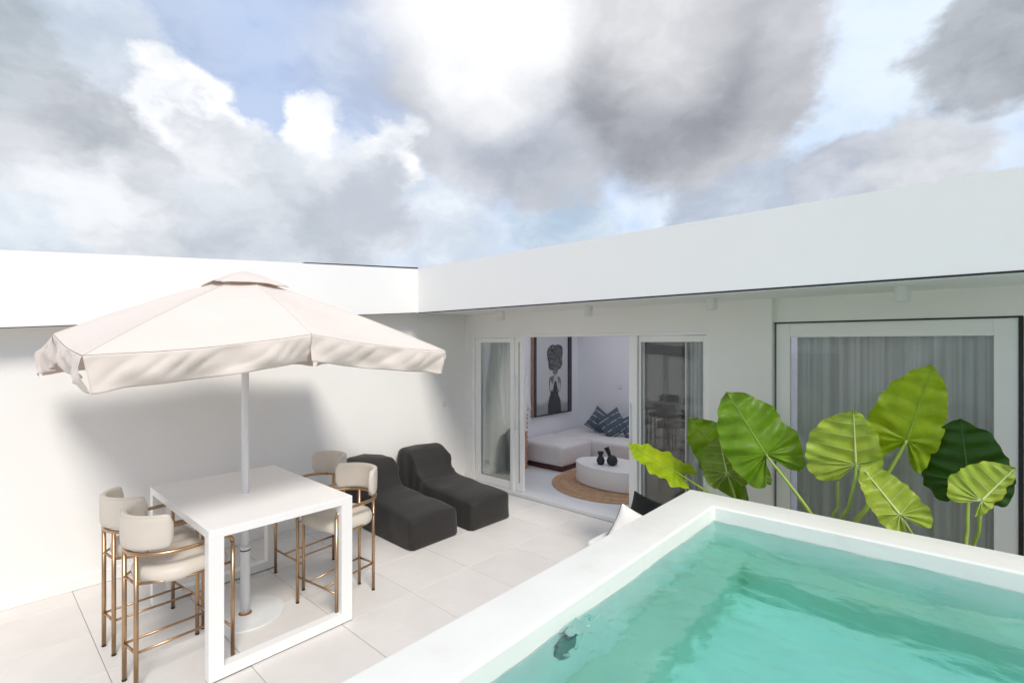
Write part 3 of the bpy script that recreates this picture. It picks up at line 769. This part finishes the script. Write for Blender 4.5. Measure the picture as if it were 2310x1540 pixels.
rug = obj('round_rug', bm_lathe([(1.02, 0), (1.03, .006), (1.02, .012), (.6, .0125)], 72), 'jute'); rug.location = (-4.05, 7.02, FLI)
tag(rug, 'round tan jute rug under the white coffee table', 'rug')
for i in range(1, 6):
    obj('braid_ring', bm_tube([((.17*i+.05)*math.cos(2*math.pi*k/48), (.17*i+.05)*math.sin(2*math.pi*k/48), .012) for k in range(48)], .007, 6, closed=True), 'jute', rug, True)
RUGZ = FLI+.0195
def ellipse_prof(ax, ay, prof, n=64):
    bm = bmesh.new(); rings = []
    for s, z in prof: rings.append([bm.verts.new(((ax-s)*math.cos(2*math.pi*k/n), (ay-s)*math.sin(2*math.pi*k/n), z)) for k in range(n)])
    for a, b in zip(rings, rings[1:]):
        for k in range(n): bm.faces.new((a[k], a[(k+1) % n], b[(k+1) % n], b[k]))
    bm.faces.new(rings[0][::-1]); bm.faces.new(rings[-1]); bmesh.ops.recalc_face_normals(bm, faces=bm.faces); return bm
ct = thing('coffee_table', 'solid white oval coffee table standing on the jute rug', 'table', (-4.03, 6.98, RUGZ))
obj('drum', ellipse_prof(.70, .44, [(.01, 0), (0, .006), (0, .272), (.002, .2745)]), 'table_white', ct)
obj('table_top', ellipse_prof(.70, .44, [(.003, .275), (0, .279), (0, .300), (.006, .307), (.02, .309)]), 'table_white', ct)
CTZ = RUGZ+.309
def vase(name, px, py, y, prof, label, lean):
    p = at_z(px, py, CTZ); o = thing(name, label, 'vase', (p.x, p.y, CTZ))
    obj('body', bm_lathe(prof, 28), 'vase_black', o, True)
    return o
v1 = vase('vase', 1355, 1047, 0, [(.03, 0), (.055, .02), (.066, .06), (.055, .10), (.030, .135), (.034, .16), (.055, .20), (.05, .205), (.03, .17)], 'short black hourglass vase, left of the pair on the coffee table', 0)
v2 = vase('vase', 1381, 1049, 0, [(.04, 0), (.075, .025), (.088, .075), (.07, .125), (.03, .16)], 'black vase with slanted paddle neck, right of the pair on the coffee table', 0)
bm = bm_grid(lambda u, v: Vector((-.02-.085*v+.0, 0, .10+.17*v)) + Vector(((u-.5)*(.06+.06*v)*.75, .018*math.sin(math.pi*u), (u-.5)*(.06+.06*v)*.35)), 8, 8, .03)
obj('neck', bm, 'vase_black', v2, True)

# framed print
pw0, pw1 = at_x(1198, 850, IW).y, at_x(1284, 850, IW).y
pz0 = at_x(1199, 941, IW).z; pz1 = 2.56
fr = thing('framed_print', 'tall black and white portrait print in a dark frame above the sofa', 'picture', (IW, (pw0+pw1)/2, pz0))
Fo = Vector(fr.location); FT = .07
for n_, a in (('frame_bar', (pw0, pw0+.09, pz0, pz1)), ('frame_bar', (pw1-.11, pw1, pz0, pz1)), ('frame_bar', (pw0+.09, pw1-.11, pz0, pz0+.022)), ('frame_bar', (pw0+.09, pw1-.11, pz1-.05, pz1))):
    obj(n_, bmx(bm_box(IW+.001, IW+FT, a[0], a[1], a[2], a[3], .003), Fo), 'frame_dark', fr)
obj('frame_edge', bmx(bm_box(IW+.001, IW+FT-.004, pw0-.012, pw0-.0005, pz0, pz1), Fo), 'frame_side', fr)
def print_mat():
    m = bpy.data.materials.new('print_ground'); m.use_nodes = True; t = NT(m.node_tree); b = t.n['Principled BSDF']
    c = t.node('ShaderNodeTexCoord').outputs['Object']; s = t.node('ShaderNodeSeparateXYZ'); t.link(c, s.inputs[0])
    g = t.maprange(t.math('ADD', s.outputs[2], t.math('MULTIPLY', t.noise(c, 3, 4), .2)), .28, .42)
    hill = t.mix(t.noise(c, 9, 5), (.16, .16, .165, 1), (.38, .38, .385, 1))
    t.put(b.inputs['Base Color'], t.mix(g, hill, (.50, .50, .515, 1))); b.inputs['Roughness'].default_value = .35; MATS['print_ground'] = m
    m = bpy.data.materials.new('print_hair'); m.use_nodes = True; t = NT(m.node_tree); b = t.n['Principled BSDF']
    c = t.node('ShaderNodeTexCoord').outputs['Object']
    wv = t.node('ShaderNodeTexWave', wave_type='BANDS', bands_direction='Z'); t.link(c, wv.inputs[0]); wv.inputs['Scale'].default_value = 8; wv.inputs['Distortion'].default_value = 11; wv.inputs['Detail'].default_value = 2; wv.inputs['Detail Scale'].default_value = 3.0
    t.put(b.inputs['Base Color'], t.mix(t.maprange(wv.outputs[1], .55, .85), (.008, .008, .009, 1), (.22, .22, .23, 1))); MATS['print_hair'] = m
print_mat()
obj('print', bmx(bm_box(IW+.001, IW+.040, pw0+.088, pw1-.108, pz0+.02, pz1-.048), Fo), 'print_ground', fr)
def flat(name, pts, m, lay=0):
    """a printed shape; points are pixels of the photograph on the plane of the print"""
    q = [at_x(px, py, IW+.04) for px, py in pts]
    bm = bm_prism([(v.y, v.z) for v in q], IW+.0405+.0006*lay, IW+.0409+.0006*lay); return obj(name, bmx(bm, Fo), m, fr)
Z8 = lambda x, y: (1160+x/3.667, 740+y/3.667)
flat('printed_skirt', [Z8(*p) for p in ((292,560),(372,560),(384,600),(388,690),(340,700),(278,708),(278,640))], 'print_cloth', 0)
flat('printed_torso', [Z8(*p) for p in ((312,395),(330,390),(350,392),(378,405),(388,440),(385,500),(378,527),(366,520),(362,572),(294,572),(300,530),(288,510),(286,440),(292,408))], 'print_skin', 1)
flat('printed_waist', [Z8(*p) for p in ((300,520),(362,520),(368,570),(294,574))], 'print_cloth', 2)
flat('printed_arms', [Z8(*p) for p in ((300,430),(320,470),(330,400),(338,385),(352,385),(358,402),(364,470),(376,440),(384,500),(376,526),(350,480),(340,420),(326,500),(306,520),(292,500))], 'print_light', 3)
flat('printed_chest', [Z8(*p) for p in ((332,440),(348,440),(356,500),(350,520),(326,520),(322,500))], 'print_dark', 4)
flat('printed_face', [Z8(*p) for p in ((316,330),(330,322),(352,324),(362,340),(358,368),(346,386),(330,388),(318,372))], 'print_skin', 2)
flat('printed_hair', [Z8(*p) for p in ((268,200),(280,165),(300,142),(322,136),(338,142),(356,132),(384,140),(398,160),(402,200),(394,250),(398,290),(385,330),(362,345),(350,326),(330,324),(318,345),(300,350),(284,330),(280,280),(272,240))], 'print_hair', 3)
flat('printed_face_shade', [Z8(*p) for p in ((320,342),(332,340),(334,346),(322,349))], 'print_dark', 4)
flat('printed_face_shade', [Z8(*p) for p in ((344,341),(356,343),(355,349),(344,346))], 'print_dark', 4)

# lamp on a woven stand
ls = thing('rattan_stand', 'narrow terracotta woven stand just inside the open door', 'stand', (-5.87, 6.72, FLI))
obj('core', bm_box(-.11, .11, -.11, .11, 0, .96, .01), 'rattan', ls)
for i in range(11):
    z = .03 + i*.085
    obj('woven_band', bm_merge(bm_box(-.118, .118, -.122, -.110, z, z+.06, .004), bm_box(.110, .122, -.118, .118, z, z+.06, .004)), 'rattan', ls)
obj('top', bm_box(-.125, .125, -.125, .125, .9605, .985, .005), 'rattan', ls)
tl = thing('table_lamp', 'white drum shade table lamp on the woven stand behind the door', 'lamp', (-5.87, 6.72, FLI+.985))
obj('lamp_base', bm_lathe([(.07, 0), (.07, .012), (.018, .02), (.016, .30)], 24), 'vase_black', tl, True)
bm = bm_grid(lambda u, v: Vector(((.235-.05*v)*math.cos(2*math.pi*u), (.235-.05*v)*math.sin(2*math.pi*u), .085+.40*v)), 40, 4, .002)
bmesh.ops.remove_doubles(bm, verts=bm.verts, dist=.0003)
obj('lamp_shade', bm, 'shade_white', tl, True)
obj('shade_ring', bm_merge(bm_tube([(-.20, 0, .30), (.20, 0, .30)], .003, 6), bm_tube([(0, -.20, .30), (0, .20, .30)], .003, 6)), 'cap_black', tl)

# ------------------------------------------------------------------ low seat half hidden behind the pool
SL = Vector((-2.46, 4.66, 0))
pf = thing('lounge_chair', 'white outdoor lounge seat mostly hidden behind the pool corner', 'chair', SL)
obj('base', bm_box(-.34, .36, -.42, .42, 0, .30, .05, 4), 'cushion_white', pf, True)
bpil = pillow('back_cushion', .42, .15, 'cushion_white'); bpil.parent = pf; q = at_y(1424, 1196, 4.56); bpil.location = q - SL; bpil.rotation_euler = (R(-12), R(28), R(38))
edge = [Vector(((x*.97)*.21, .0, (z*.97)*.21)) for x, z in [(-1, -1), (-.5, -.93), (0, -.9), (.5, -.93), (1, -1), (.93, -.5), (.9, 0), (.93, .5), (1, 1), (.5, .93), (0, .9), (-.5, .93), (-1, 1), (-.93, .5), (-.9, 0), (-.93, -.5)]]
obj('piping', bm_tube(edge, .006, 6, closed=True), 'piping', bpil, True)
cb = pillow('cushion', .46, .16, 'cushion_black'); cb.location = at_y(1462, 1172, 4.86); cb.rotation_euler = (R(-14), R(20), R(30))
tag(cb, 'black scatter cushion poking up behind the pool corner', 'cushion')

# ------------------------------------------------------------------ plunge pool
PX1, PY0 = 2.6, .28
pl = thing('plunge_pool', 'raised plunge pool with thick white plastered rim in the foreground', 'pool', (PX0, PY1, 0))
PO = Vector(pl.location)
ix0, ix1, iy0, iy1 = PX0+RIMW, PX1-RIMW, PY0+RIMW, PY1-RIMW
FLOOR = .05
def rim_box(n_, x0, x1, y0, y1, z0, z1, m, bev=.012): return obj(n_, bmx(bm_box(x0, x1, y0, y1, z0, z1, bev, 3), PO), m, pl)
def ring_wall():
    """hollow rectangle with softened, slightly uneven plaster edges"""
    bm = bmesh.new()
    o = [(PX0, PY0), (PX1, PY0), (PX1, PY1), (PX0, PY1)]; i = [(ix0, iy0), (ix1, iy0), (ix1, iy1), (ix0, iy1)]
    ob = [bm.verts.new((x, y, -.05)) for x, y in o]; ot = [bm.verts.new((x, y, RIM)) for x, y in o]
    it = [bm.verts.new((x, y, RIM-.004)) for x, y in i]; ib = [bm.verts.new((x, y, -.05)) for x, y in i]
    for k in range(4):
        n = (k+1) % 4
        for a, b in ((ob, ot), (ot, it), (it, ib), (ib, ob)): bm.faces.new((a[k], a[n], b[n], b[k]))
    bmesh.ops.recalc_face_normals(bm, faces=bm.faces)
    eds = [e for e in bm.edges if abs(e.verts[0].co.z-RIM) < .01 and abs(e.verts[1].co.z-RIM) < .01 and not (abs(abs(e.verts[0].co.x-e.verts[1].co.x)-RIMW) < .001)] + [e for e in bm.edges if abs(e.verts[0].co.z-e.verts[1].co.z) > .5]
    bmesh.ops.bevel(bm, geom=eds, offset=.018, segments=4, affect='EDGES', profile=.5)
    for _ in range(2): pass
    return bm
obj('rim_wall', bmx(ring_wall(), PO), 'pool_plaster', pl, True)
rw_ = pl.children[0]; rw_.data.set_sharp_from_angle(angle=R(35))
LIN = .003                                               # lining below the water line
BW, BZ_ = .30, .40                                       # bench along the far and left side
obj('basin_floor', bmx(bm_box(ix0, ix1, iy0, iy1, -.05, FLOOR), PO), 'pool_inside', pl)
for a in ((ix0, ix0+LIN, iy0, iy1), (ix1-LIN, ix1, iy0, iy1), (ix0+LIN, ix1-LIN, iy1-LIN, iy1), (ix0+LIN, ix1-LIN, iy0, iy0+LIN)):
    rim_box('basin_wall', a[0], a[1], a[2], a[3], FLOOR, WATER-.012, 'pool_inside', 0)
rim_box('bench', ix0+LIN, ix0+BW, iy0+LIN, iy1-LIN, FLOOR, BZ_, 'pool_bench', .02)
rim_box('bench', ix0+BW, ix1-LIN, iy1-BW, iy1-LIN, FLOOR, BZ_-.001, 'pool_bench', .02)
jet = at_z(1328, 1428, WATER)
jf = bm_lathe([(.085, 0), (.092, .010), (.08, .022), (.045, .014)], 24); bmesh.ops.rotate(jf, verts=jf.verts, matrix=Matrix.Rotation(R(90), 3, 'Y'))
jo = obj('jet_nozzle', jf, 'steel', pl, True); jo.location = Vector((ix0+LIN, jet.y-.05, WATER-.14)) - PO

# water: a closed body with a rippled surface
def wave(x, y):
    d = Vector((x, y, 0)); z = 0
    n1 = noise.noise(Vector((x*1.6+3, y*2.4, .3))); n2 = noise.noise(Vector((x*3.7, y*5.2+n1*1.5, 4.2))); n3 = noise.noise(Vector((x*9+n2*1.2, y*13, 9.1))); n4 = noise.noise(Vector((x*21, y*30+n3, 2.1)))
    z = .013*n1 + .0105*n2 + .0058*n3 + .0026*n4
    r = math.hypot(x-jet.x, (y-jet.y)*.8)
    z += .042*math.exp(-(r/.13)**2)*(1+1.3*noise.noise(Vector((x*17, y*17, 5)))+.7*noise.noise(Vector((x*45, y*45, 5)))) + .008*math.exp(-r/.35)*math.sin(r*34)*noise.noise(Vector((x*8, y*8, 7)))
    return z
def water_body():
    bm = bmesh.new(); NX, NY = 230, 220; e = .004
    X0, X1, Y0_, Y1_ = ix0+e-.01, ix1+.006, iy0-.006, iy1+.006
    V = []
    for i in range(NX+1):
        row = []
        for j in range(NY+1):
            x = X0+(X1-X0)*(i/NX)**1.25; y = Y0_+(Y1_-Y0_)*j/NY
            row.append(bm.verts.new((x, y, WATER + wave(x, y)*smoothstep(0, .05, min(x-X0, Y1_-y)+.02))))
        V.append(row)
    for i in range(NX):
        for j in range(NY): bm.faces.new((V[i][j], V[i+1][j], V[i+1][j+1], V[i][j+1]))
    loop = [V[i][0] for i in range(NX+1)] + [V[NX][j] for j in range(1, NY+1)] + [V[i][NY] for i in range(NX-1, -1, -1)] + [V[0][j] for j in range(NY-1, 0, -1)]
    bot = [bm.verts.new((v.co.x, v.co.y, FLOOR-.006)) for v in loop]; n = len(loop)
    for k in range(n): bm.faces.new((loop[k], bot[k], bot[(k+1) % n], loop[(k+1) % n]))
    bm.faces.new(bot)
    bmesh.ops.recalc_face_normals(bm, faces=bm.faces); return bm
wt = struct(obj('pool_water', water_body(), 'water', None, True))

# ------------------------------------------------------------------ planting bed and elephant ear plants
struct(obj('bounce_bed', bm_grid(lambda u, v: Vector((PX0+.05 + u*4.2, PY1+.005 + v*(RW2-PY1-.04), .10+.03*noise.noise(Vector((u*20, v*7, 0))))), 60, 18, .08), 'bed_bounce', None, True))  # hidden bed surface, made pale to bounce light onto the facade
OUT = [(0, 0, 0), (.05, -.05, .03), (.13, -.20, .10), (.20, -.37, .20), (.27, -.42, .31), (.34, -.31, .42), (.42, -.13, .485), (.50, .06, .50), (.60, .28, .49), (.70, .50, .44), (.80, .71, .36), (.88, .86, .25), (.95, .97, .11), (1, 1.02, 0)]
def outl(t):
    for (t0, u0, v0), (t1, u1, v1) in zip(OUT, OUT[1:]):
        if t <= t1 + 1e-9:
            f = (t-t0)/(t1-t0); return u0+(u1-u0)*f, v0+(v1-v0)*f
    return OUT[-1][1:]
# smooth the outline once
TAB = []
for i in range(101):
    t = i/100; acc = Vector((0, 0)); ww = 0
    for d_ in range(-4, 5):
        tt = min(1, max(0, t+d_*.012)); acc += Vector(outl(tt)); ww += 1
    TAB.append(acc/ww)
TAB[0] = Vector((0, 0)); TAB[100] = Vector((1.03, 0))
def outs(t):
    k = min(99.999, max(0, t*100)); i = int(k); return TAB[i].lerp(TAB[i+1], k-i)
def make_leaf(parent, base, att, tip, wl, wr, roll, cup, droop, m, vein, seed, under=False, fold=0.0, ruffle=.048):
    """blade between stalk joint `att` and point `tip`; roll turns it about its midrib away from facing the camera"""
    att, tip = Vector(att), Vector(tip); a = tip-att; L = a.length; an = a.normalized()
    mid = (att+tip)/2; toc = (Vector((0, 0, CAM_H)) - mid); n = (toc - an*toc.dot(an)).normalized()
    n = Matrix.Rotation(R(roll), 3, an) @ n; b = n.cross(an)
    rnd = Vector((seed*5.7, seed*2.3, seed))
    sg = -1 if under else 1
    def blade(side):
        W_ = (wl if side < 0 else wr)
        def g(t, s):
            o_ = outs(t); c_u = max(0., (o_.x-.06)/.97)**1.08*.97 if o_.x > .06 else 0
            c_u = max(0, min(1.0, 1.24*o_.x - .24)) if t > .42 else 0
            ru = .035*abs(math.sin(t*9.5*math.pi+seed))+.11*noise.noise(Vector((t*9, seed*3, side)))+.05*noise.noise(Vector((t*30, seed*3, side)))
            uu = c_u + (o_.x - c_u)*s; vv = o_.y*s*(1+ru*s*.9)
            hgt = -cup*(vv*W_)**2*2.2 - droop*max(0, uu)**2*.25 - fold*abs(vv)
            pleat = .019*math.cos(t*2*math.pi*10)*(1+.8*noise.noise(Vector((t*9, s*3, seed))))*math.sin(math.pi*min(1, s*1.05))**.7
            wv = ruffle*(s**2.2)*math.sin(t*31+seed*3+side) + ruffle*.6*s**3*math.sin(t*63+seed*1.7) + .045*noise.noise(Vector((uu*3, vv*3*side, 0))+rnd)*s + .016*noise.noise(Vector((uu*9, vv*9*side, 2))+rnd)*s
            p = att + an*(uu*L) + b*(side*vv*2*W_*L) + n*((sg*(hgt+pleat)+wv)*L*1.0)
            return p
        return g
    gl, gr = blade(-1), blade(1); bm = bmesh.new()
    for side, g in ((-1, gl), (1, gr)):
        NT_, NS_ = 84, 10
        V = [[bm.verts.new(g(i/NT_, j/NS_)) for j in range(NS_+1)] for i in range(NT_+1)]
        for i in range(NT_):
            for j in range(NS_):
                f = (V[i][j], V[i+1][j], V[i+1][j+1], V[i][j+1]) if (side > 0) else (V[i][j+1], V[i+1][j+1], V[i+1][j], V[i][j])
                bm.faces.new(f)
    bmesh.ops.remove_doubles(bm, verts=bm.verts, dist=.0008)
    # upper side is the one whose normal follows n (or against it when the underside shows)
    for f in bm.faces: f.normal_update()
    s_ = sum((f.normal.dot(n)*f.calc_area() for f in bm.faces))
    if s_*sg < 0: bmesh.ops.reverse_faces(bm, faces=bm.faces)
    lf = obj('leaf', bmx(bm, base), m, parent, True)
    off = n*(.0035)
    mr = [g + off for g in [gr(.56+.44*i/24, 0) for i in range(25)]]
    obj('midrib', bmx(bm_tube(mr, [max(.0016, (.0085 if under else .0055)*(1-.8*i/24)) for i in range(25)], 6), base), vein, lf, True)
    vb = []
    for side, g in ((-1, gl), (1, gr)):
        for q in range(1, 10):
            t = (q+.5)/10.0 if q < 9 else .93
            vb.append(bm_tube([g(t, .02+.93*i/9)+n*.0016 for i in range(10)], [(.0023 if under else .0012)*(1-.75*i/9) for i in range(10)], 5, cap=False))
    obj('veins', bmx(bm_merge(*vb), base), vein, lf, True)
    return lf
def stalk(parent, base, pts, r0, r1, m='stalk'):
    P_ = [Vector(p) for p in pts]; out = []
    for i in range(len(P_)-1):
        p0 = P_[max(0, i-1)]; p1 = P_[i]; p2 = P_[i+1]; p3 = P_[min(len(P_)-1, i+2)]
        for k in range(6):
            t = k/6; out.append(.5*((2*p1)+(p2-p0)*t+(2*p0-5*p1+4*p2-p3)*t*t+(3*p1-p0-3*p2+p3)*t**3))
    out.append(P_[-1]); N = len(out)
    obj('stalk', bmx(bm_tube(out, [r0+(r1-r0)*i/(N-1) for i in range(N)], 10), base), m, parent, True)
def Y(px, py, y): return at_y(px, py, y)
def plant(x, y, label): 
    o = thing('elephant_ear_plant', label, 'plant', (x, y, .10), group='elephant ear plants behind the pool'); return o, Vector((x, y, .10))
# A: lone leaf reaching left
o, B = plant(-1.05, 4.66, 'elephant ear plant whose single leaf reaches left across the dark window')
a_ = Y(1522, 1062, 4.72); make_leaf(o, B, a_, Y(1418, 1006, 4.60), .46, .40, 52, .25, -.15, 'leaf_bright', 'vein_green', 1.0, under=False, ruffle=.03)
stalk(o, B, [B, B+Vector((-.03, 0, .55)), Y(1612, 1118, 4.66), Y(1570, 1092, 4.70), a_], .018, .008)
# B: two overlapping leaves
o, B = plant(-.95, 4.80, 'elephant ear plant with two overlapping pointed leaves before the white wall')
a_ = Y(1668, 1062, 5.05); make_leaf(o, B, a_, Y(1556, 945, 4.95), .34, .40, -8, .2, .1, 'leaf_mid', 'vein_green', 2.0)
stalk(o, B, [B, Y(1672, 1180, 4.9), Y(1682, 1110, 5.0), a_], .016, .009, 'stalk_dark')
a_ = Y(1640, 1066, 4.78); make_leaf(o, B, a_, Y(1622, 985, 4.84), .62, .62, 6, .2, .1, 'leaf_mid', 'vein_pale', 3.0, under=True)
stalk(o, B, [B, Y(1668, 1180, 4.76), Y(1658, 1120, 4.76), a_], .016, .008)
stalk(o, B, [B, Y(1664, 1180, 4.85), Y(1652, 1115, 4.9), Y(1640, 1060, 4.98)], .014, .007, 'stalk_dark')
# C: big glossy leaf
o, B = plant(-.48, 4.74, 'elephant ear plant with the large glossy leaf leaning left before the bedroom door edge')
a_ = Y(1727, 1024, 4.66); make_leaf(o, B, a_, Y(1642, 886, 4.62), .50, .48, 10, .35, .15, 'leaf_mid', 'vein_green', 4.0)
stalk(o, B, [B, Y(1850, 1200, 4.72), Y(1822, 1148, 4.70), Y(1775, 1085, 4.68), a_], .024, .010)
# D: tall clump
o, B = plant(-.10, 4.78, 'elephant ear plant with the tallest bright leaf and pale veined undersides')
a_ = Y(1931, 1046, 4.72); make_leaf(o, B, a_, Y(1926, 926, 4.70), .40, .80, -6, .2, .2, 'leaf_bright', 'vein_pale', 5.0, under=True)
stalk(o, B, [B, Y(1900, 1220, 4.74), Y(1915, 1140, 4.72), Y(1928, 1085, 4.71), a_], .017, .009)
a_ = Y(2046, 992, 4.86); make_leaf(o, B, a_, Y(2102, 830, 4.78), .32, .46, 8, .3, .1, 'leaf_bright', 'vein_green', 6.0)
stalk(o, B, [B, Y(1930, 1220, 4.80), Y(1958, 1140, 4.82), Y(2010, 1055, 4.85), a_], .026, .011)
a_ = Y(2030, 1160, 4.58); make_leaf(o, B, a_, Y(1944, 1054, 4.64), .46, .36, 14, .4, .1, 'leaf_bright', 'vein_pale', 7.0, under=True)
stalk(o, B, [B+Vector((.15, 0, 0)), Y(2075, 1240, 4.66), Y(2058, 1205, 4.60), a_], .015, .008)
stalk(o, B, [B, Y(1892, 1200, 4.80), Y(1890, 1140, 4.82), Y(1890, 1085, 4.84)], .013, .009)
# E: dark leaf and small bright leaf at the right
o, B = plant(.28, 4.78, 'elephant ear plant with one dark green leaf, rightmost behind the pool')
a_ = Y(2186, 1085, 4.92); make_leaf(o, B, a_, Y(2166, 950, 4.86), .52, .60, -8, .25, .3, 'leaf_dark', 'vein_dark', 8.0)
stalk(o, B, [B, Y(2186, 1260, 4.82), Y(2182, 1190, 4.86), a_], .017, .010)
a_ = Y(2214, 1128, 4.64); make_leaf(o, B, a_, Y(2286, 1056, 4.74), .22, .72, 18, .3, .2, 'leaf_bright', 'vein_pale', 9.0, under=True)
stalk(o, B, [B, Y(2200, 1260, 4.74), Y(2208, 1195, 4.68), a_], .015, .009)
